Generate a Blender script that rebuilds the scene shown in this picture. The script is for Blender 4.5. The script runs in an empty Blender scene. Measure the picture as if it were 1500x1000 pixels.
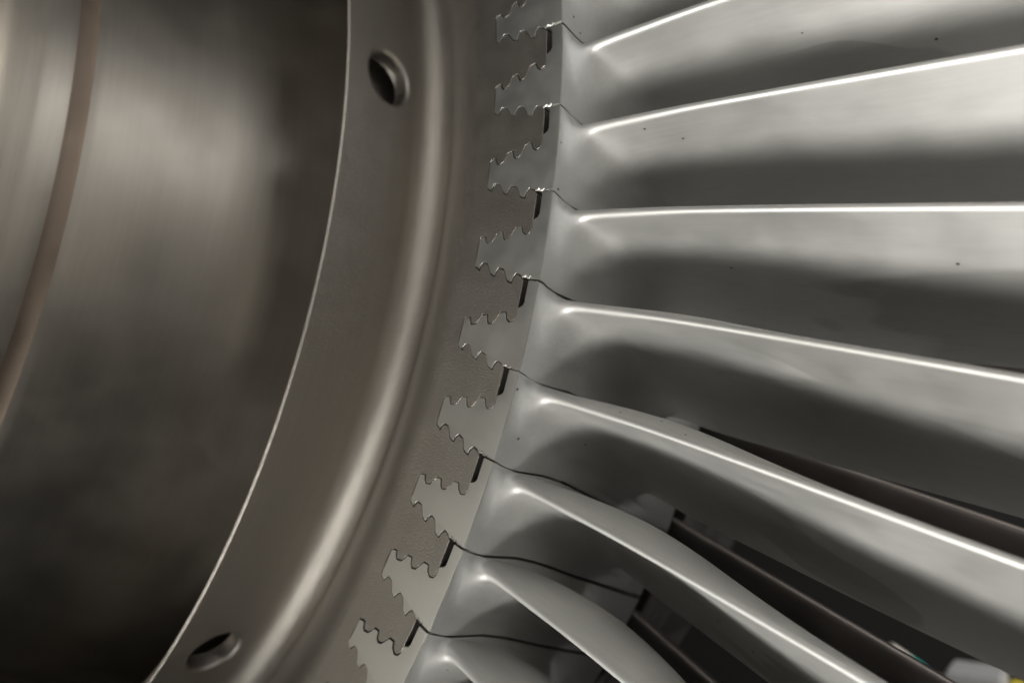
import bpy, bmesh, math, random
from math import sin, cos, pi, sqrt, atan2, hypot, radians
from mathutils import Vector, Matrix
from mathutils.geometry import tessellate_polygon
random.seed(7)
S = bpy.context.scene
COL = S.collection

# ------------------------------------------------------------------ camera
# rotor coordinates (x, y, axis) -> world (x, -axis, y): the rotor axis lies level, along world Y
def W(x, y, z):
    return Vector((x, -z, y))
NB = 83                                   # pitches round the rim
DTH = -2 * pi / NB
T0 = 0.0288
def ang(k):
    return T0 + DTH * k
camd = bpy.data.cameras.new('camera')
cam = bpy.data.objects.new('camera', camd)
COL.objects.link(cam)
RX = (0.81079431, 0.02414864, -0.58483282)
RY = (-0.09287194, -0.98118432, -0.16926942)
RZ = (-0.57791642, 0.19155724, -0.79329593)
cx, cy, cz = W(*RX), -W(*RY), -W(*RZ)
cp = W(1.31052485, -0.36329675, 0.48884788)
cam.matrix_world = Matrix(((cx[0], cy[0], cz[0], cp[0]), (cx[1], cy[1], cz[1], cp[1]),
                           (cx[2], cy[2], cz[2], cp[2]), (0, 0, 0, 1)))
camd.sensor_width = 36.0
camd.lens = 36.0 * 1100 / 1500
camd.clip_start = 0.01
camd.clip_end = 100
camd.dof.use_dof = True
camd.dof.focus_distance = 0.575
camd.dof.aperture_fstop = 2.7
camd.dof.aperture_blades = 0
S.camera = cam

# ------------------------------------------------------------------ world, lamps, exposure
wd = bpy.data.worlds.new('World')
S.world = wd
wd.use_nodes = True
bg = wd.node_tree.nodes['Background']
bg.inputs[0].default_value = (0.95, 0.97, 1.0, 1)
bg.inputs[1].default_value = 0.018
S.view_settings.view_transform = 'Standard'
S.view_settings.look = 'None'
S.view_settings.exposure = 0.0
S.view_settings.gamma = 1.0

def area(name, pos, target, sx, sy, power, colr):
    d = bpy.data.lights.new(name, 'AREA')
    d.shape = 'RECTANGLE'; d.size = sx; d.size_y = sy; d.energy = power; d.color = colr
    o = bpy.data.objects.new(name, d); COL.objects.link(o)
    p = W(*pos); t = W(*target)
    o.location = p
    o.rotation_euler = (t - p).to_track_quat('-Z', 'Y').to_euler()
    return o
def spot(name, pos, target, half, radius, power, colr):
    d = bpy.data.lights.new(name, 'SPOT')
    d.spot_size = 2 * radians(half); d.spot_blend = 1.0; d.shadow_soft_size = radius; d.energy = power; d.color = colr
    o = bpy.data.objects.new(name, d); COL.objects.link(o)
    p = W(*pos); t = W(*target)
    o.location = p
    o.rotation_euler = (t - p).to_track_quat('-Z', 'Y').to_euler()
    return o
area('front_fill', (2.2, 0.85, 2.05), (1.05, -0.2, 0.0), 1.1, 0.7, 19, (1.0, 0.97, 0.91))  # added fill, high in front: brightens the fillet and leading edges
area('cone_fill', (2.9, -0.6, 0.8), (0.6, -0.2, 0.1), 0.4, 1.4, 3, (1.0, 0.96, 0.90))  # added strip light that draws the bright streak on the cone
area('root_fill', (-0.7, -0.9, 2.0), (1.05, -0.2, 0.0), 1.0, 1.0, 4.2, (1.0, 0.93, 0.80))  # added fill from front left to lift the lower root plates
area('rear_fill', (3.0, 0.6, -1.0), (1.05, -0.2, 0.0), 1.2, 1.0, 50, (1.0, 0.99, 0.98))  # added fill from behind, reaching the vanes and upper blades
area('platform_fill', (3.1, 0.75, 0.35), (1.05, 0.0, 0.0), 0.8, 0.9, 10, (0.98, 0.99, 1.0))  # added fill at the right to brighten the upper platforms
spot('blade_fill', (1.2, -1.85, 1.65), (1.50, 0.19, 0.0), 18, 0.75, 1120, (1.0, 0.985, 0.94))  # added spot, narrowed onto the blades so the lower disc stays dim

# ------------------------------------------------------------------ materials
def nd(nt, t, **kw):
    n = nt.nodes.new(t)
    for k, v in kw.items():
        setattr(n, k, v)
    return n
def metal(name, base, rough, bump=0.0, bscale=400, blot=0.12, bloscale=6, tint=(1, 1, 1), metallic=1.0,
          rvar=0.08, specks=False, stretch=(1, 1, 1), stain=None, bdist=0.002, scratch=0.0, turned=0.0, brushed=0.0, rand=False):
    m = bpy.data.materials.new(name); m.use_nodes = True
    nt = m.node_tree; L = nt.links
    b = nt.nodes['Principled BSDF']
    b.inputs['Metallic'].default_value = metallic
    tc = nd(nt, 'ShaderNodeTexCoord')
    mp = nd(nt, 'ShaderNodeMapping'); mp.inputs['Scale'].default_value = stretch
    src = tc.outputs['Object']
    if rand:                              # each copy gets its own patch of the texture
        oi = nd(nt, 'ShaderNodeObjectInfo')
        ml = nd(nt, 'ShaderNodeMath', operation='MULTIPLY'); ml.inputs[1].default_value = 37.0
        L.new(oi.outputs['Random'], ml.inputs[0])
        ad = nd(nt, 'ShaderNodeVectorMath', operation='ADD')
        L.new(tc.outputs['Object'], ad.inputs[0]); L.new(ml.outputs[0], ad.inputs[1])
        src = ad.outputs[0]
    L.new(src, mp.inputs[0])
    n1 = nd(nt, 'ShaderNodeTexNoise'); n1.inputs['Scale'].default_value = bloscale
    n1.inputs['Detail'].default_value = 6; n1.inputs['Roughness'].default_value = 0.62
    L.new(mp.outputs[0], n1.inputs['Vector'])
    mx = nd(nt, 'ShaderNodeMix', data_type='RGBA')
    mx.inputs[6].default_value = tuple(c * (1 - blot) for c in base) + (1,)
    mx.inputs[7].default_value = tuple(min(1, c * t * (1 + blot)) for c, t in zip(base, tint)) + (1,)
    L.new(n1.outputs[0], mx.inputs[0])
    colr = mx.outputs[2]
    if stain:
        # slightly darker patches with a crisp edge
        n4 = nd(nt, 'ShaderNodeTexNoise'); n4.inputs['Scale'].default_value = stain[0]
        n4.inputs['Detail'].default_value = 2.5; n4.inputs['Roughness'].default_value = 0.45
        n4.inputs['Distortion'].default_value = 0.6
        mp4 = nd(nt, 'ShaderNodeMapping'); mp4.inputs['Scale'].default_value = (0.55, 1.6, 1.6)
        L.new(src, mp4.inputs[0]); L.new(mp4.outputs[0], n4.inputs['Vector'])
        r4 = nd(nt, 'ShaderNodeMapRange'); r4.inputs[1].default_value = stain[1]; r4.inputs[2].default_value = stain[1] + 0.012
        L.new(n4.outputs[0], r4.inputs[0])
        m4 = nd(nt, 'ShaderNodeMix', data_type='RGBA'); m4.blend_type = 'MULTIPLY'
        m4.inputs[7].default_value = stain[2] + (1,)
        # only on the outer span
        s4 = nd(nt, 'ShaderNodeSeparateXYZ'); L.new(tc.outputs['Object'], s4.inputs[0])
        g4 = nd(nt, 'ShaderNodeMapRange'); g4.inputs[1].default_value = 0.15; g4.inputs[2].default_value = 0.24
        L.new(s4.outputs[0], g4.inputs[0])
        k4 = nd(nt, 'ShaderNodeMath', operation='MULTIPLY'); L.new(r4.outputs[0], k4.inputs[0]); L.new(g4.outputs[0], k4.inputs[1])
        L.new(k4.outputs[0], m4.inputs[0]); L.new(colr, m4.inputs[6])
        colr = m4.outputs[2]
    if specks:
        v = nd(nt, 'ShaderNodeTexVoronoi'); v.inputs['Scale'].default_value = 34
        L.new(src, v.inputs['Vector'])
        r = nd(nt, 'ShaderNodeMapRange'); r.inputs[1].default_value = 0.03; r.inputs[2].default_value = 0.055
        L.new(v.outputs['Distance'], r.inputs[0])
        # only a few of the cells carry a pit
        r2 = nd(nt, 'ShaderNodeMath', operation='GREATER_THAN'); r2.inputs[1].default_value = 0.5
        sp = nd(nt, 'ShaderNodeSeparateColor'); L.new(v.outputs['Color'], sp.inputs[0])
        L.new(sp.outputs[0], r2.inputs[0])
        inv = nd(nt, 'ShaderNodeMath', operation='SUBTRACT'); inv.inputs[0].default_value = 1.0
        L.new(r.outputs[0], inv.inputs[1])
        mu = nd(nt, 'ShaderNodeMath', operation='MULTIPLY'); L.new(inv.outputs[0], mu.inputs[0]); L.new(r2.outputs[0], mu.inputs[1])
        m5 = nd(nt, 'ShaderNodeMix', data_type='RGBA'); m5.inputs[7].default_value = (0.10, 0.09, 0.08, 1)
        L.new(mu.outputs[0], m5.inputs[0]); L.new(colr, m5.inputs[6])
        colr = m5.outputs[2]
    fine = None
    if turned or brushed:
        cv = nd(nt, 'ShaderNodeCombineXYZ')
        if turned:                        # lathe marks run round the axis
            sx = nd(nt, 'ShaderNodeSeparateXYZ'); L.new(src, sx.inputs[0])
            cxz = nd(nt, 'ShaderNodeCombineXYZ'); L.new(sx.outputs[0], cxz.inputs[0]); L.new(sx.outputs[2], cxz.inputs[1])
            ln = nd(nt, 'ShaderNodeVectorMath', operation='LENGTH'); L.new(cxz.outputs[0], ln.inputs[0])
            at = nd(nt, 'ShaderNodeMath', operation='ARCTAN2'); L.new(sx.outputs[2], at.inputs[0]); L.new(sx.outputs[0], at.inputs[1])
            a2 = nd(nt, 'ShaderNodeMath', operation='MULTIPLY'); a2.inputs[1].default_value = 0.025; L.new(at.outputs[0], a2.inputs[0])
            L.new(ln.outputs['Value'], cv.inputs[0]); L.new(sx.outputs[1], cv.inputs[1]); L.new(a2.outputs[0], cv.inputs[2])
            amt = turned
        else:                             # polishing lines run along the span
            mb = nd(nt, 'ShaderNodeMapping'); mb.inputs['Scale'].default_value = (0.06, 1, 1)
            mb.inputs['Rotation'].default_value = (0, 0.12, 0)
            L.new(src, mb.inputs[0]); cv = mb
            amt = brushed
        n6 = nd(nt, 'ShaderNodeTexNoise'); n6.inputs['Scale'].default_value = 240; n6.inputs['Detail'].default_value = 4
        n6.inputs['Roughness'].default_value = 0.7
        L.new(cv.outputs[0], n6.inputs['Vector'])
        r6 = nd(nt, 'ShaderNodeMapRange'); r6.inputs[1].default_value = 0.25; r6.inputs[2].default_value = 0.75
        r6.inputs[3].default_value = 1 - 0.13 * amt; r6.inputs[4].default_value = 1.0 + 0.06 * amt
        L.new(n6.outputs[0], r6.inputs[0])
        m6 = nd(nt, 'ShaderNodeMix', data_type='RGBA'); m6.blend_type = 'MULTIPLY'; m6.inputs[0].default_value = 1.0
        L.new(colr, m6.inputs[6]); L.new(r6.outputs[0], m6.inputs[7])
        colr = m6.outputs[2]
    L.new(colr, b.inputs['Base Color'])
    n2 = nd(nt, 'ShaderNodeTexNoise'); n2.inputs['Scale'].default_value = bloscale * 4
    n2.inputs['Detail'].default_value = 5
    L.new(mp.outputs[0], n2.inputs['Vector'])
    mr = nd(nt, 'ShaderNodeMapRange'); mr.inputs[1].default_value = 0.3; mr.inputs[2].default_value = 0.7
    mr.inputs[3].default_value = rough - rvar; mr.inputs[4].default_value = rough + rvar
    L.new(n2.outputs[0], mr.inputs[0]); L.new(mr.outputs[0], b.inputs['Roughness'])
    if bump:
        n3 = nd(nt, 'ShaderNodeTexNoise'); n3.inputs['Scale'].default_value = bscale
        n3.inputs['Detail'].default_value = 3
        L.new(mp.outputs[0] if scratch else tc.outputs['Object'], n3.inputs['Vector'])
        bp = nd(nt, 'ShaderNodeBump'); bp.inputs['Strength'].default_value = bump; bp.inputs['Distance'].default_value = bdist
        L.new(n3.outputs[0], bp.inputs['Height']); L.new(bp.outputs[0], b.inputs['Normal'])
    return m
M = {}
M['disc'] = metal('disc_cast_metal', (0.335, 0.314, 0.286), 0.43, rvar=0.03, bump=0.34, bscale=820, turned=0.5, blot=0.08, bloscale=9, tint=(1.0, 0.98, 0.96))
M['root'] = metal('ground_root_metal', (0.44, 0.432, 0.405), 0.48, rand=True, bump=0.03, bscale=600, blot=0.04, bloscale=12, rvar=0.03)
M['airfoil'] = metal('satin_blade_metal', (0.53, 0.523, 0.505), 0.62, metallic=0.95, rand=True, brushed=0.5, bump=0.03, bscale=260, blot=0.06, bloscale=5, rvar=0.06, specks=True,
                     stain=(4.2, 0.57, (0.80, 0.80, 0.79)))
M['cone'] = metal('turned_cone_metal', (0.315, 0.285, 0.245), 0.42, turned=0.6, bump=0.03, bscale=300, blot=0.30, bloscale=3.6, rvar=0.04)  # strong colour blotches stand in for soft reflections of the surroundings
M['groove'] = metal('oxidised_groove_metal', (0.21, 0.165, 0.13), 0.55, bump=0.1, blot=0.2)
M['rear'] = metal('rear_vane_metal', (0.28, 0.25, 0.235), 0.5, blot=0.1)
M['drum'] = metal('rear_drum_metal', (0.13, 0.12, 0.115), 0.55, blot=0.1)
M['dark'] = metal('slot_shade_metal', (0.03, 0.028, 0.026), 0.6)  # near black, so the slot's shade sits in the strip's colour

# ------------------------------------------------------------------ helpers
def mesh_obj(name, verts, faces, mat, parent=None, smooth=True, sharp_deg=None, recalc=True):
    me = bpy.data.meshes.new(name)
    me.from_pydata([tuple(v) for v in verts], [], faces)
    me.materials.append(mat)
    bm = bmesh.new(); bm.from_mesh(me)
    bmesh.ops.remove_doubles(bm, verts=bm.verts, dist=1e-6)
    if recalc: bmesh.ops.recalc_face_normals(bm, faces=bm.faces)
    bm.to_mesh(me); bm.free()
    if smooth:
        me.polygons.foreach_set('use_smooth', [True] * len(me.polygons))
        if sharp_deg is not None:
            me.set_sharp_from_angle(angle=radians(sharp_deg))
    o = bpy.data.objects.new(name, me); COL.objects.link(o)
    if parent is not None:
        o.parent = parent
    return o
def tag(o, label=None, cat=None, group=None, kind=None):
    for k, v in (('label', label), ('category', cat), ('group', group), ('kind', kind)):
        if v: o[k] = v
    return o
def P(r, th, z):                          # cylindrical rotor coordinates -> world
    return W(r * cos(th), r * sin(th), z)

# ------------------------------------------------------------------ fir-tree outline (radius, fraction of a pitch)
UP = [(0.9836, .315), (0.9838, .4187), (0.9822, .468), (0.9786, .489), (0.9753, .462), (0.9730, .384), (0.9669, .396),
      (0.9640, .470), (0.9615, .530), (0.9578, .546), (0.9560, .528), (0.9537, .443), (0.9480, .456), (0.9458, .525), (0.9436, .570),
      (0.9390, .588), (0.9372, .560), (0.9358, .498), (0.9303, .516), (0.9291, .538)]
LO = [(0.9289, .831), (0.9293, .890), (0.9352, .934), (0.9364, .880), (0.9385, .846), (0.9425, .853), (0.9450, .905), (0.9478, .972), (0.9533, .9985),
      (0.9546, .940), (0.9570, .897), (0.9614, .914), (0.9640, .970), (0.9666, 1.040), (0.9724, 1.064), (0.9735, 1.0), (0.9760, .953), (0.9800, .970), (0.9826, 1.004)]
SLOT = [(0.9898, .004), (0.9898, .262), (0.9884, .298), (0.9862, .314)]
GAP = 0.0009                              # clearance between blade and disc
def xy(r, k):
    a = DTH * k
    return (r * cos(a), r * sin(a))
def chaikin(pts, closed=False, w=0.09):
    out = []
    n = len(pts)
    rng = range(n if closed else n - 1)
    if not closed: out.append(pts[0])
    for i in rng:
        a, b = pts[i], pts[(i + 1) % n]
        out.append((a[0] * (1 - w) + b[0] * w, a[1] * (1 - w) + b[1] * w))
        out.append((a[0] * w + b[0] * (1 - w), a[1] * w + b[1] * (1 - w)))
    if not closed: out.append(pts[-1])
    return out
def offset(poly, d):
    n = len(poly); out = []
    A = sum(poly[i][0] * poly[(i + 1) % n][1] - poly[(i + 1) % n][0] * poly[i][1] for i in range(n))
    sg = 1 if A > 0 else -1
    for i in range(n):
        p0, p1, p2 = poly[i - 1], poly[i], poly[(i + 1) % n]
        e1 = Vector((p1[0] - p0[0], p1[1] - p0[1])); e2 = Vector((p2[0] - p1[0], p2[1] - p1[1]))
        if e1.length < 1e-9: e1 = e2.copy()
        if e2.length < 1e-9: e2 = e1.copy()
        e1.normalize(); e2.normalize()
        n1 = Vector((-e1.y, e1.x)) * sg; n2 = Vector((-e2.y, e2.x)) * sg
        m = n1 + n2
        if m.length < 0.2: m = n1.copy()
        m.normalize()
        q = d / max(0.55, m.dot(n1))
        out.append((p1[0] + m.x * q, p1[1] + m.y * q))
    return out

up_xy = [xy(*p) for p in chaikin(UP)]
lo_xy = [xy(*p) for p in chaikin(LO)]

# ------------------------------------------------------------------ the disc: profile turned round the axis, holes in the front arm
ARM_R, LIP_Z = 0.7985, 0.060
HOLE_R, HOLE_Z, HOLE_N, HOLE_K = 0.0265, 0.005, 8, -0.28
PATCH = 0.036
def fillet_profile():
    pts = [(ARM_R, HOLE_Z - PATCH)]
    cr, cz0, R = ARM_R + 0.026, HOLE_Z - PATCH, 0.026
    for i in range(1, 13):
        a = radians(100) * i / 12
        pts.append((cr - R * cos(a), cz0 - R * sin(a)))
    r0, z0 = pts[-1]
    r1 = 0.914
    for i in range(1, 13):                # the rim face rises from the fillet to the slots
        t = i / 12
        s = t * t * (3 - 2 * t) * 0.45 + (1 - (1 - t) ** 2) * 0.55
        pts.append((r0 + (r1 - r0) * t, z0 + (0 - z0) * s))
    return pts
def build_disc():
    V, F = [], []
    def orient(start, test, radial, axial):
        f = F[test]
        a, b, c = V[f[0]], V[f[1]], V[f[2]]
        nrm = (b - a).cross(c - a)
        m = (a + b + c) / 3
        want = Vector((m.x, 0, m.z)).normalized() * radial + Vector((0, -1, 0)) * axial
        if nrm.dot(want) < 0:
            for i in range(start, len(F)): F[i] = tuple(reversed(F[i]))
    def ring_strip(prof, nseg, a0=T0):
        base = len(V)
        for (r, z) in prof:
            for j in range(nseg):
                V.append(P(r, a0 + 2 * pi * j / nseg, z))
        for i in range(len(prof) - 1):
            for j in range(nseg):
                a = base + i * nseg + j; b = base + i * nseg + (j + 1) % nseg
                F.append((a, b, b + nseg, a + nseg))
    NS = NB * 6
    prof = fillet_profile()
    ring_strip(prof + [(0.9160, 0.0)], NS)
    orient(0, len(F) - 1, 0, 1)
    st0 = len(F)
    # inner side of the arm and its lip
    lip = [(0.7800, 0.0325), (ARM_R - 0.0032, LIP_Z - 0.0012), (ARM_R - 0.0026, LIP_Z), (ARM_R - 0.0016, LIP_Z),
           (ARM_R, LIP_Z - 0.0016), (ARM_R, HOLE_Z + PATCH)]
    ring_strip(lip, NS)
    orient(st0, len(F) - 1, 1, 0)
    st0 = len(F)
    # inner wall of the arm, open where the holes come through
    zs = [-0.22, -0.10] + [-0.055 + 0.00625 * i for i in range(15)]
    base = len(V)
    for z in zs:
        for j in range(NS): V.append(P(0.7800, T0 + 2 * pi * j / NS, z))
    for i in range(len(zs) - 1):
        for j in range(NS):
            am = T0 + 2 * pi * (j + 0.5) / NS
            zm = (zs[i] + zs[i + 1]) / 2
            st = 2 * pi / HOLE_N
            da = ((am - ang(HOLE_K) + st / 2) % st) - st / 2
            if hypot(da * 0.78, zm - HOLE_Z) < HOLE_R + 0.002: continue
            a = base + i * NS + j; b = base + i * NS + (j + 1) % NS
            F.append((a, b, b + NS, a + NS))
    orient(st0, st0, -1, 0)
    # arm band with radial holes: square patches hold the holes, plain strips lie between
    half = PATCH / ARM_R
    step = 2 * pi / HOLE_N
    q = 8
    for h in range(HOLE_N):
        st0 = len(F)
        ac = ang(HOLE_K) - h * step
        per = []
        for i in range(q): per.append((-1 + 2 * i / q, -1))
        for i in range(q): per.append((1, -1 + 2 * i / q))
        for i in range(q): per.append((1 - 2 * i / q, 1))
        for i in range(q): per.append((-1, 1 - 2 * i / q))
        rings = []
        for lvl in range(6):              # square -> circle on the cylinder
            t = lvl / 5
            ring = []
            for (x, y) in per:
                l = hypot(x, y)
                rr = HOLE_R + 0.0045
                ring.append(((x * (1 - t)) * PATCH + t * x / l * rr, (y * (1 - t)) * PATCH + t * y / l * rr, ARM_R))
            rings.append(ring)
        for a in (25, 50, 75, 90):        # rounded mouth of the hole
            d = 0.0045 * (1 - sin(radians(a))); dep = 0.0045 * (1 - cos(radians(a)))
            rings.append([(x / hypot(x, y) * (HOLE_R + d), y / hypot(x, y) * (HOLE_R + d), ARM_R - dep) for (x, y) in per])
        for dep in (0.009, 0.0186):
            rings.append([(x / hypot(x, y) * HOLE_R, y / hypot(x, y) * HOLE_R, ARM_R - dep) for (x, y) in per])
        base = len(V); n = len(per)
        for ring in rings:
            for (s, zz, r) in ring:
                V.append(P(r, ac + s / ARM_R, HOLE_Z + zz))
        for i in range(len(rings) - 1):
            for j in range(n):
                a = base + i * n + j; b = base + i * n + (j + 1) % n
                F.append((a, b, b + n, a + n))
        orient(st0, st0, 1, 0)
        st0 = len(F)
        # strip to the next hole
        a1 = ac + half; a2 = ac + step - half
        m = 48
        base = len(V)
        for i in range(q + 1):
            for j in range(m + 1):
                V.append(P(ARM_R, a1 + (a2 - a1) * j / m, HOLE_Z - PATCH + 2 * PATCH * i / q))
        for i in range(q):
            for j in range(m):
                a = base + i * (m + 1) + j
                F.append((a, a + 1, a + m + 2, a + m + 1))
        orient(st0, st0, 1, 0)
    # rim posts between the fir-tree slots, one polygon per pitch
    bot_k = 0.70
    kb = bot_k + 1
    inner = [xy(0.9160, bot_k + (kb - bot_k) * i / 6) for i in range(7)]
    def shift(pts, dk):
        a = DTH * dk; c, s = cos(a), sin(a)
        return [(x * c - y * s, x * s + y * c) for x, y in pts]
    upn = shift(up_xy, 1)
    post = list(inner)                                            # inner arc, pitch k to k+1
    post += [xy(0.9291 - GAP, kb)] + list(reversed(upn))          # slot floor and upper flank of next slot
    post += [xy(0.9836, 1.25), xy(0.9838, 1.10), xy(0.9836, 1.012)]
    post += list(reversed(lo_xy)) + [xy(0.9291 - GAP, bot_k)]
    tri = tessellate_polygon([[Vector((x, y, 0)) for x, y in post]])
    n = len(post); ni = 7
    rimpts = list(range(ni, n))
    ch = 0.00016
    shr = offset(post, ch)
    pf = [post[i] if i < ni or i in (ni, n - 1) else shr[i] for i in range(n)]
    for k in range(NB):
        a = ang(k); c, s = cos(a), sin(a)
        st0 = len(F)
        base = len(V)
        for (x, y) in pf: V.append(W(x * c - y * s, x * s + y * c, 0.0))
        for t in tri: F.append(tuple(base + i for i in t))
        orient(st0, st0, 0, 1)
        b2 = len(V)
        for i in rimpts:
            x, y = post[i]; V.append(W(x * c - y * s, x * s + y * c, -ch))
        b3 = len(V)
        for i in rimpts:
            x, y = post[i]; V.append(W(x * c - y * s, x * s + y * c, -0.12))
        for q2 in range(len(rimpts) - 1):
            F.append((base + rimpts[q2], base + rimpts[q2 + 1], b2 + q2 + 1, b2 + q2))
            F.append((b2 + q2, b2 + q2 + 1, b3 + q2 + 1, b3 + q2))
    # rear face, plus an added hidden inner ring that darkens the holes
    ring_strip([(0.975, -0.121), (0.90, -0.123), (0.80, -0.14), (0.7840, -0.22), (0.761, -0.22), (0.761, 0.018), (0.760, 0.019), (0.758, 0.019), (0.744, 0.002), (0.744, -0.22)], NS)
    return mesh_obj('turbine_disc', V, F, M['disc'], sharp_deg=32, recalc=False)
disc = build_disc()
rotor = bpy.data.objects.new('turbine_rotor', None); COL.objects.link(rotor)
tag(rotor, 'brown grey turbine rotor with silver blades slotted into its toothed rim', 'turbine rotor')
disc.name = 'disc'; disc.parent = rotor

# ------------------------------------------------------------------ the cone in front of the disc (left of the picture)
def lathe(name, prof, nseg, mat, parent=None, sharp=30):
    V, F = [], []
    for (r, z) in prof:
        for j in range(nseg):
            V.append(P(r, 2 * pi * j / nseg, z))
    for i in range(len(prof) - 1):
        for j in range(nseg):
            a = i * nseg + j; b = i * nseg + (j + 1) % nseg
            F.append((a, b, b + nseg, a + nseg))
    return mesh_obj(name, V, F, mat, parent, sharp_deg=sharp)
def spline(pts, n=8):
    out = []
    for i in range(len(pts) - 1):
        p0 = pts[max(i - 1, 0)]; p1 = pts[i]; p2 = pts[i + 1]; p3 = pts[min(i + 2, len(pts) - 1)]
        for j in range(n):
            t = j / n
            out.append(tuple(0.5 * ((2 * b) + (-a + c) * t + (2 * a - 5 * b + 4 * c - d) * t * t + (-a + 3 * b - 3 * c + d) * t ** 3)
                             for a, b, c, d in zip(p0, p1, p2, p3)))
    out.append(pts[-1])
    return out
cone_root = bpy.data.objects.new('shaft_cone', None); COL.objects.link(cone_root)
tag(cone_root, 'flared grey metal cone in front of the disc, with a brown groove', 'shaft cone')
horn = spline([(0.755, -0.20), (0.715, -0.15), (0.688, -0.09), (0.660, -0.03), (0.637, 0.03), (0.618, 0.09), (0.6035, 0.145), (0.5918, 0.187)], 8)
lathe('cone_wall', horn + [(0.5893, 0.1935)], 360, M['cone'], cone_root)
lathe('groove', spline([(0.5893, 0.1935), (0.5873, 0.1970), (0.5856, 0.2010), (0.5846, 0.2050), (0.5842, 0.2095)], 4), 360, M['groove'], cone_root)
hub = spline([(0.5842, 0.2095), (0.5838, 0.2130), (0.5822, 0.2220), (0.5799, 0.2320), (0.5785, 0.2365), (0.5772, 0.2400), (0.5762, 0.2430), (0.5735, 0.2510),
              (0.5680, 0.2640), (0.5580, 0.2770), (0.5400, 0.2900), (0.5150, 0.3000), (0.48, 0.305), (0.40, 0.308)], 6)
lathe('hub_step', hub, 360, M['cone'], cone_root)

# ------------------------------------------------------------------ turbine blades
R_REF = 0.96
Z_LE = 0.022
def lerp(a, b, t): return a + (b - a) * t
def section(r, N=40):
    """blade section at radius r: list of (u, v) round the outline, u rearward, v downward (arc length)"""
    tab = [(1.02, 0.175, 0.070, 34, 0.019), (1.055, 0.172, 0.072, 50, 0.025), (1.11, 0.168, 0.076, 64, 0.028), (1.26, 0.128, 0.078, 40, 0.020), (1.60, 0.090, 0.082, 24, 0.012)]
    acc = [0.0] * 4
    for q in range(-4, 5):                # averaged over a short run of span, so the outline has no kinks
        r_ = min(max(r + 0.012 * q * min(1.0, max(0.0, (r - 1.02) / 0.05)), tab[0][0]), tab[-1][0])
        for a, b in zip(tab, tab[1:]):
            if r_ <= b[0]:
                e = (r_ - a[0]) / (b[0] - a[0])
                acc = [z + lerp(x, y, e) / 9 for z, x, y in zip(acc, a[1:], b[1:])]
                break
    du, dv, turn, th = acc
    kle = 0.165 + 0.50 * (r - 1.03)
    v0 = -DTH * kle * r + 0.0012
    phm = atan2(dv, du); L = hypot(du, dv)
    T = radians(turn)
    L *= (T / 2) / sin(T / 2)
    ph0 = phm - T / 2
    cam_pts = []
    def camber(s):
        if T < 1e-6: return (s * L * cos(ph0), s * L * sin(ph0))
        a = ph0 + T * s
        k = L / T
        return (k * (sin(a) - sin(ph0)), k * (-cos(a) + cos(ph0)))
    flare = 1 - min(max((r - 1.02) / 0.10, 0.0), 1.0)
    flare = flare * flare * (3 - 2 * flare)
    r0 = lerp(min(0.0023, th * 0.2), 0.0042, flare)
    def thick(s):                         # round nose of radius r0, then a swelling that thins to the trailing edge
        x = min(s * L / r0, 1.0)
        w = 0.0026 / r0
        return r0 * sqrt(max(1 - (1 - x) ** 2, 0)) * lerp(1, w, s) + (th / 2 - r0) * s * (1 - s) ** 1.4 / 0.2137
    suc, pre = [], []
    for i in range(N + 1):
        s = 0.5 * (1 - cos(pi * i / N))
        c = camber(s); a = ph0 + T * s
        h = thick(s)
        nx, ny = -sin(a), cos(a)
        pre.append((Z_LE + c[0] + nx * h, v0 + c[1] + ny * h))
        suc.append((Z_LE + c[0] - nx * h, v0 + c[1] - ny * h))
    # TE (suction) -> LE -> TE (pressure)
    return list(reversed(suc)) + pre[1:]
def seam(u):                              # joint between neighbouring platforms: v offset (arc length at radius 1)
    pts = [(-0.01, 0.0), (0.004, 0.0010), (0.012, 0.0040), (0.022, 0.0062), (0.036, 0.0070), (0.068, 0.0080), (0.10, 0.0130), (0.16, 0.0270), (0.23, 0.0420), (0.32, 0.0620)]
    for (a, b) in zip(pts, pts[1:]):
        if u <= b[0]:
            t = (u - a[0]) / (b[0] - a[0]); t = max(t, 0)
            return a[1] + (b[1] - a[1]) * t
    return pts[-1][1]
PITCH = -DTH
def r_plat(u):
    return 1.0 + 0.12 * u
FR, FH = 0.055, 0.045         # reach and height of the root fillet
U_END = 0.30
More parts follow.
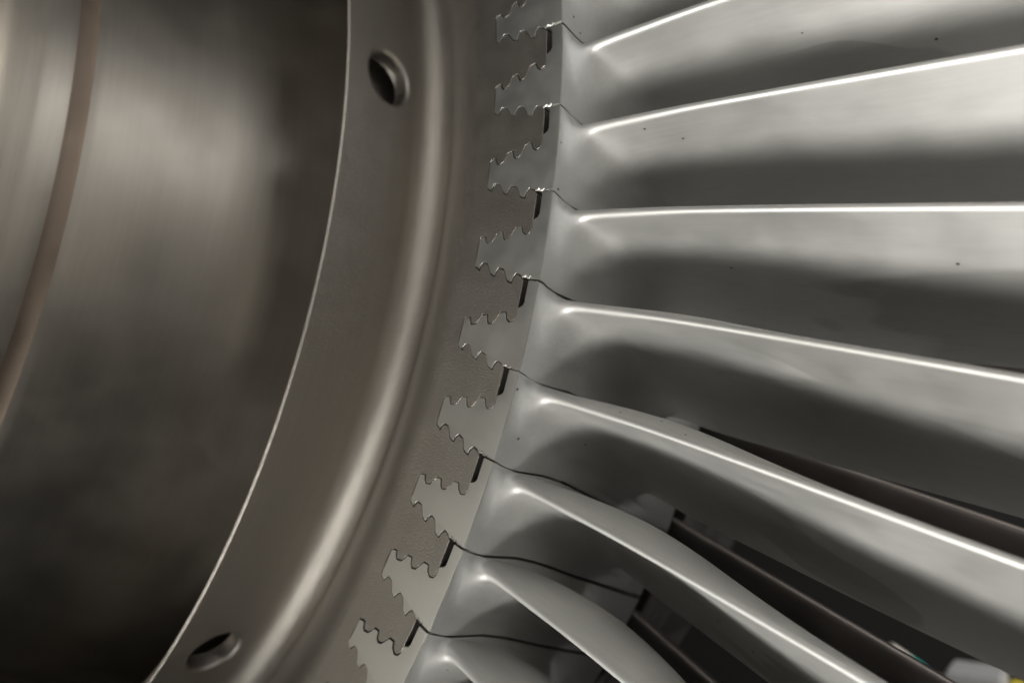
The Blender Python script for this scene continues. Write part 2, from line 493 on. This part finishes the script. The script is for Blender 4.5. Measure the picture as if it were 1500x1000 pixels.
def build_airfoil_mesh():
    foil = section(1.02)
    n = len(foil)
    g = 0.0009
    # border of the platform, same number of points, walked the same way round
    def border():
        out = []
        half = (n - 1) // 2
        # suction side: from the rear end of the upper joint to its front corner
        fr = 7                            # points that go to the front edge, each side of the nose
        for i in range(half - fr + 1):
            t = i / (half - fr)
            u = lerp(U_END, 0.0006, t ** 0.85)
            out.append((u, seam(u) + g))
        tot = 2 * fr
        for i in range(1, tot + 1):
            t = i / tot
            out.append((0.0006, lerp(seam(0) + g, seam(0) + PITCH - g, t)))
        m = n - len(out)
        for i in range(1, m + 1):
            t = i / m
            u = lerp(0.0006, U_END, t ** 1.15)
            out.append((u, seam(u) + PITCH - g))
        return out
    bd = border()
    def dist(p):
        best = 9
        for (a, b) in zip(foil, foil[1:]):
            ax, ay = a; bx, by = b
            dx, dy = bx - ax, by - ay
            l2 = dx * dx + dy * dy + 1e-15
            t = max(0, min(1, ((p[0] - ax) * dx + (p[1] - ay) * dy) / l2))
            best = min(best, hypot(p[0] - ax - t * dx, p[1] - ay - t * dy))
        return best
    V, F = [], []
    rows = []
    NR = 30
    for lvl in range(NR + 1):             # border -> foot of the airfoil
        t = (lvl / NR)
        w = 1 - (1 - t) ** 1.9
        row = []
        for i in range(n):
            u = lerp(bd[i][0], foil[i][0], w); v = lerp(bd[i][1], foil[i][1], w)
            d = dist((u, v)) if lvl < NR else 0.0
            bs = [max(x, 1e-5) for x in (u, v - seam(u) - g, seam(u) + PITCH - g - v, U_END - u)]
            db = sum(x ** -3 for x in bs) ** (-1 / 3)
            if lvl == 0: db = 0.0
            e = max(((1 / FR) ** 3 + (1 / max(d + db, 1e-6)) ** 3) ** (-1 / 3), 1e-6)
            q = max(0.0, 1 - d / e)
            h = FH * (1 - math.exp(-2.8 * e / FH)) * (1 - sqrt(max(1 - q * q, 0)))
            row.append((r_plat(u) + h, u, v))
        rows.append(row)
    nr0 = rows[-1]
    # the airfoil proper; follow the local foot height, then level out
    r_foot = sum(p[0] for p in nr0) / n
    hs = [0.002, 0.0045, 0.0075, 0.011, 0.015, 0.02, 0.026, 0.033, 0.042, 0.052, 0.063, 0.075, 0.088, 0.102, 0.117, 0.133, 0.15, 0.17, 0.19, 0.21, 0.235, 0.26, 0.29, 0.32, 0.36, 0.40, 0.45, 0.50]
    for h in hs:
        r = r_foot + h
        sec = section(r)
        row = []
        for i in range(n):
            k = max(0.0, 1 - h / 0.06)
            row.append((r + (nr0[i][0] - r_foot) * k, sec[i][0], sec[i][1]))
        rows.append(row)
    # blend the foot: average along each root-to-tip line
    for it in range(26):
        new = [rows[0]]
        for i in range(1, len(rows) - 1):
            if 8 < i < NR + 9:
                new.append([tuple(0.5 * b + 0.25 * (a + c) for a, b, c in zip(pa, pb, pc))
                            for pa, pb, pc in zip(rows[i - 1], rows[i], rows[i + 1])])
            else:
                new.append(rows[i])
        new.append(rows[-1]); rows = new
    for row in rows:
        for (r, u, v) in row:
            a = -v / max(r, 1.0) if r > 1.02 else -v
            V.append(P(r, -v / (1.0 + (r - 1.0) * min(1, max(0, (r - 1.0) / 0.04))), -u) - Vector((R_REF, 0, 0)))
    for i in range(len(rows) - 1):
        for j in range(n - 1):
            a = i * n + j
            F.append((a, a + 1, a + n + 1, a + n))
        a = i * n + n - 1; b = i * n
        F.append((a, b, b + n, a + n))
    last = (len(rows) - 1) * n
    F.append(tuple(last + j for j in range(n)))
    return V, F, rows[0]
def build_platform_skirt(border):
    V, F = [], []
    n = len(border)
    for dep in (0.0, 0.009):
        for (r, u, v) in border:
            V.append(P(r - dep, -v, -max(u, 0.0005)) - Vector((R_REF, 0, 0)))
    for j in range(n):
        b = (j + 1) % n
        F.append((j, b, b + n, j + n))
    F.append(tuple(n + j for j in range(n)))
    return V, F
def build_root():
    g = 0.0009 / PITCH
    pts = [xy(1.0 - 0.0004, 1 - g), xy(1.0, 0.75), xy(1.0, 0.5), xy(1.0, 0.25), xy(1.0 - 0.0004, g)]
    pts += [xy(r, max(k, g)) for r, k in SLOT] + list(up_xy) + list(lo_xy)[:-1] + [xy(0.9835, 1 - g)]
    n = len(pts)
    # clearance: the toothed flanks stand a little off the slot
    off = offset(pts, GAP)
    ch = 0.00016
    nfree = 5 + len(SLOT)
    body = [pts[i] if i < nfree else off[i] for i in range(n)]
    front = offset(body, ch)
    tri = tessellate_polygon([[Vector((x, y, 0)) for x, y in front]])
    V, F = [], []
    z0 = 0.0006
    for i, (x, y) in enumerate(front):
        if i < 5:                         # wider chamfer along the rim edge
            q = 1 - 0.0006 / hypot(x, y); x *= q; y *= q
        V.append(W(x, y, z0) - Vector((R_REF, 0, 0)))
    for (x, y) in body: V.append(W(x, y, z0 - ch) - Vector((R_REF, 0, 0)))
    for (x, y) in body: V.append(W(x, y, -0.11) - Vector((R_REF, 0, 0)))
    for t in tri: F.append(tuple(t))
    for i in range(n):
        j = (i + 1) % n
        F.append((i, j, n + j, n + i)); F.append((n + i, n + j, 2 * n + j, 2 * n + i))
    return V, F
def build_stake():
    """row of small peened burrs where the root meets the disc post"""
    V, F = [], []
    rnd = random.Random(3)
    for i in range(7):
        r = 0.9836 + 0.0012 * i + rnd.uniform(-.0003, .0003); k = 0.972 + rnd.uniform(-.012, .012)
        h = rnd.uniform(0.0006, 0.0013); w = rnd.uniform(0.0004, 0.0007); l = rnd.uniform(0.0009, 0.0019)
        x, y = xy(r, k); b = len(V)
        for (dx, dy, dz) in ((-w, -l, 0), (w, -l * .7, 0), (w * .8, l, 0), (-w, l * .8, 0), (rnd.uniform(-w, w) * .5, rnd.uniform(-l, l) * .5, h)):
            V.append(W(x + dx, y + dy, 0.0004 + dz) - Vector((R_REF, 0, 0)))
        F += [(b, b + 1, b + 4), (b + 1, b + 2, b + 4), (b + 2, b + 3, b + 4), (b + 3, b, b + 4)]
    return V, F
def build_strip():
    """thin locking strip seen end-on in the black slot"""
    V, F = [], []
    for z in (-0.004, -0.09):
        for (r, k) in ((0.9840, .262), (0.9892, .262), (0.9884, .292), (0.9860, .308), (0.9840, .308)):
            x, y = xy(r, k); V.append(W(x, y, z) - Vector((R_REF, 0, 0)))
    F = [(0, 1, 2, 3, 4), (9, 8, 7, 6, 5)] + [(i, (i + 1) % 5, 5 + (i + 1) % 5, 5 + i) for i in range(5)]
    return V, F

av, af, bord = build_airfoil_mesh()
blade0 = mesh_obj('blade', av, af, M['airfoil'], rotor, sharp_deg=60)
pv, pfc = build_platform_skirt(bord)
mesh_obj('platform', pv, pfc, M['root'], blade0, sharp_deg=30)
rv, rf = build_root()
mesh_obj('root', rv, rf, M['root'], blade0, sharp_deg=25)
sv, sf = build_stake()
mesh_obj('stake_mark', sv, sf, M['root'], blade0, smooth=False)
tv, tf = build_strip()
mesh_obj('locking_strip', tv, tf, M['dark'], blade0, smooth=False)

def place(o, k, dz=0.0, roll=0.0):
    a = ang(k)
    o.location = P(R_REF, a, dz)
    o.rotation_euler = (0, -a, 0)
blade_labels = {
    -1: 'topmost blade in view, cut by the top edge, with only its foot fillet showing',
    0: 'bright blade rising to the upper right corner, just under the topmost blade',
    1: 'bright silver blade tilted slightly upward, its root level with the upper drilled hole',
    2: 'silver blade lying almost level, with a near horizontal front edge',
    3: 'blade sloping gently down to the right, under the level blade',
    4: 'beige lit blade whose front edge reaches the right side low down',
    5: 'steeply sloping blade whose front edge runs off the bottom right',
    6: 'steep short-looking blade, second last front edge above the bottom',
    7: 'lowest blade with a visible front edge, cut by the bottom edge',
    8: 'blade of which only a root corner shows at the bottom edge',
}
rn = random.Random(11)
order = [-1, 0, 1, 2, 3, 4, 5, 6, 7, 8, -2, -3, -4, 9, 10]
for i, k in enumerate(order):
    if i == 0:
        b = blade0
    else:
        b = blade0.copy(); COL.objects.link(b)
        for chd in list(blade0.children):
            c = chd.copy(); COL.objects.link(c); c.parent = b
    place(b, k + rn.uniform(-0.008, 0.008), rn.uniform(-0.0003, 0.0004))
    if k in blade_labels: tag(b, blade_labels[k])

# ------------------------------------------------------------------ rear stage behind the blades
rear = bpy.data.objects.new('rear_stage', None); COL.objects.link(rear)
tag(rear, 'dark blurred row of vanes and drum seen through the gaps behind the blades', 'vane row')
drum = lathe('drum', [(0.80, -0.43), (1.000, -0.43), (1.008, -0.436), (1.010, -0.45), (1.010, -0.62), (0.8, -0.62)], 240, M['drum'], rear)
def vane_mesh():
    V, F = [], []
    rows = []
    for r in (1.03, 1.06, 1.11, 1.18, 1.25, 1.32, 1.42, 1.52):
        out = []
        N = 16
        ph = radians(40 + 25 * (r - 1.0)); L = 0.13; th = 0.016; v0 = -DTH * 0.8 * (r - 1.2)
        suc, pre = [], []
        for i in range(N + 1):
            s = 0.5 * (1 - cos(pi * i / N))
            a = ph + radians(30) * (s - 0.5)
            h = 5 * th * (0.2969 * sqrt(s) - 0.1260 * s - 0.3516 * s * s + 0.2843 * s ** 3 - 0.0870 * s ** 4)
            c = (L * s * cos(ph + radians(15) * (s - 1)), L * s * sin(ph + radians(15) * (s - 1)))
            pre.append((c[0] - sin(a) * h, v0 + c[1] + cos(a) * h)); suc.append((c[0] + sin(a) * h, v0 + c[1] - cos(a) * h))
        out = list(reversed(suc)) + pre[1:]
        rows.append([(r, u, v) for u, v in out])
    n = len(rows[0])
    for row in rows:
        for (r, u, v) in row: V.append(P(r, -v / r, -u) - Vector((1.0, 0, 0)))
    for i in range(len(rows) - 1):
        for j in range(n):
            a = i * n + j; b = i * n + (j + 1) % n
            F.append((a, b, b + n, a + n))
    return V, F
vv, vf = vane_mesh()
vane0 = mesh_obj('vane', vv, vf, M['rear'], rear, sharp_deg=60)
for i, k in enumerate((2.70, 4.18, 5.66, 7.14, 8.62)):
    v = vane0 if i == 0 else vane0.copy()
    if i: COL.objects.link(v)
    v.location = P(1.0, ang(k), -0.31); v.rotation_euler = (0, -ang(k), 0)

# ------------------------------------------------------------------ workshop behind
wm = bpy.data.materials.new('dark_backdrop'); wm.use_nodes = True  # added backdrop, coloured near black to keep the gaps dark
wb = wm.node_tree.nodes['Principled BSDF']; wb.inputs['Roughness'].default_value = 0.8
wn = wm.node_tree.nodes.new('ShaderNodeTexNoise'); wn.inputs['Scale'].default_value = 3
wr = wm.node_tree.nodes.new('ShaderNodeValToRGB')
wr.color_ramp.elements[0].color = (0.02, 0.019, 0.018, 1); wr.color_ramp.elements[1].color = (0.035, 0.032, 0.03, 1)
wm.node_tree.links.new(wn.outputs[0], wr.inputs[0]); wm.node_tree.links.new(wr.outputs[0], wb.inputs['Base Color'])
wv = [W(-8, -6, -2.6), W(10, -6, -2.6), W(10, 8, -2.6), W(-8, 8, -2.6), W(-8, -6, -2.75), W(10, -6, -2.75), W(10, 8, -2.75), W(-8, 8, -2.75)]
wall = mesh_obj('wall', wv, [(0, 1, 2, 3), (7, 6, 5, 4), (0, 4, 5, 1), (1, 5, 6, 2), (2, 6, 7, 3), (3, 7, 4, 0)], wm, smooth=False)
tag(wall, kind='structure')

# things on the workshop shelf far behind the gaps, out of focus
def plain(name, colr, rough=0.5, metallic=0.0):
    m = bpy.data.materials.new(name); m.use_nodes = True; nt = m.node_tree
    b = nt.nodes['Principled BSDF']; b.inputs['Roughness'].default_value = rough; b.inputs['Metallic'].default_value = metallic
    n = nt.nodes.new('ShaderNodeTexNoise'); n.inputs['Scale'].default_value = 14
    x = nt.nodes.new('ShaderNodeMix'); x.data_type = 'RGBA'
    x.inputs[6].default_value = tuple(c * 0.85 for c in colr) + (1,); x.inputs[7].default_value = tuple(min(1, c * 1.12) for c in colr) + (1,)
    nt.links.new(n.outputs[0], x.inputs[0]); nt.links.new(x.outputs[2], b.inputs['Base Color'])
    return m
def ray_point(px, py, depth):             # a place in the room, found once from the photograph
    d = Vector(RX) * ((px - 750) / 1100) + Vector(RY) * ((py - 500) / 1100) + Vector(RZ)
    q = Vector((1.31052485, -0.36329675, 0.48884788)) + d * depth
    return W(*q)
def box_bm(sx, sy, sz, bev):
    bm = bmesh.new(); bmesh.ops.create_cube(bm, size=1.0)
    bmesh.ops.scale(bm, vec=(sx, sy, sz), verts=bm.verts)
    bmesh.ops.bevel(bm, geom=list(bm.edges), offset=bev, segments=2, affect='EDGES')
    return bm
def bm_obj(name, bm, mat, parent=None):
    me = bpy.data.meshes.new(name); bm.to_mesh(me); bm.free(); me.materials.append(mat)
    o = bpy.data.objects.new(name, me); COL.objects.link(o)
    if parent: o.parent = parent
    return o
binr = bpy.data.objects.new('storage_bin', None); COL.objects.link(binr)
binr.location = ray_point(1452, 1040, 1.5)
tag(binr, 'blurred grey bin with a yellow end at the bottom right, behind the blades', 'storage bin')
o = bm_obj('bin_body', box_bm(0.10, 0.16, 0.15, 0.006), plain('grey_plastic', (0.50, 0.49, 0.48)), binr)
o.location = (-0.02, 0, 0)
o = bm_obj('end_panel', box_bm(0.045, 0.15, 0.13, 0.005), plain('yellow_plastic', (0.72, 0.60, 0.06)), binr)
o.location = (0.055, 0, -0.012)
pen = bpy.data.objects.new('marker_pen', None); COL.objects.link(pen)
pa, pb = ray_point(1303, 950, 1.35), ray_point(1392, 1010, 1.40)
pen.location = pa
ax = (pb - pa).normalized()
pen.rotation_euler = ax.to_track_quat('X', 'Z').to_euler()
tag(pen, 'blurred pen with white, teal and dark blue bands lying behind the lower blades', 'pen')
L_ = (pb - pa).length
def tube(name, x0, x1, r, mat):
    V, F = [], []
    n = 14
    prof = [(x0, 0.0), (x0, r * 0.8), (x0 + r * 0.2, r), (x1 - r * 0.2, r), (x1, r * 0.8), (x1, 0.0)]
    for x, rr in prof:
        for j in range(n): V.append((x, rr * cos(2 * pi * j / n), rr * sin(2 * pi * j / n)))
    for i in range(len(prof) - 1):
        for j in range(n): F.append((i * n + j, i * n + (j + 1) % n, (i + 1) * n + (j + 1) % n, (i + 1) * n + j))
    return mesh_obj(name, V, F, mat, pen, sharp_deg=50)
tube('barrel_end', 0, L_ * 0.30, 0.012, plain('cream_plastic', (0.75, 0.70, 0.60)))
tube('teal_band', L_ * 0.30, L_ * 0.52, 0.0125, plain('teal_plastic', (0.02, 0.42, 0.33)))
tube('blue_band', L_ * 0.52, L_ * 0.72, 0.012, plain('navy_plastic', (0.02, 0.07, 0.16)))
tube('cap', L_ * 0.72, L_, 0.0125, plain('tan_plastic', (0.55, 0.42, 0.30)))
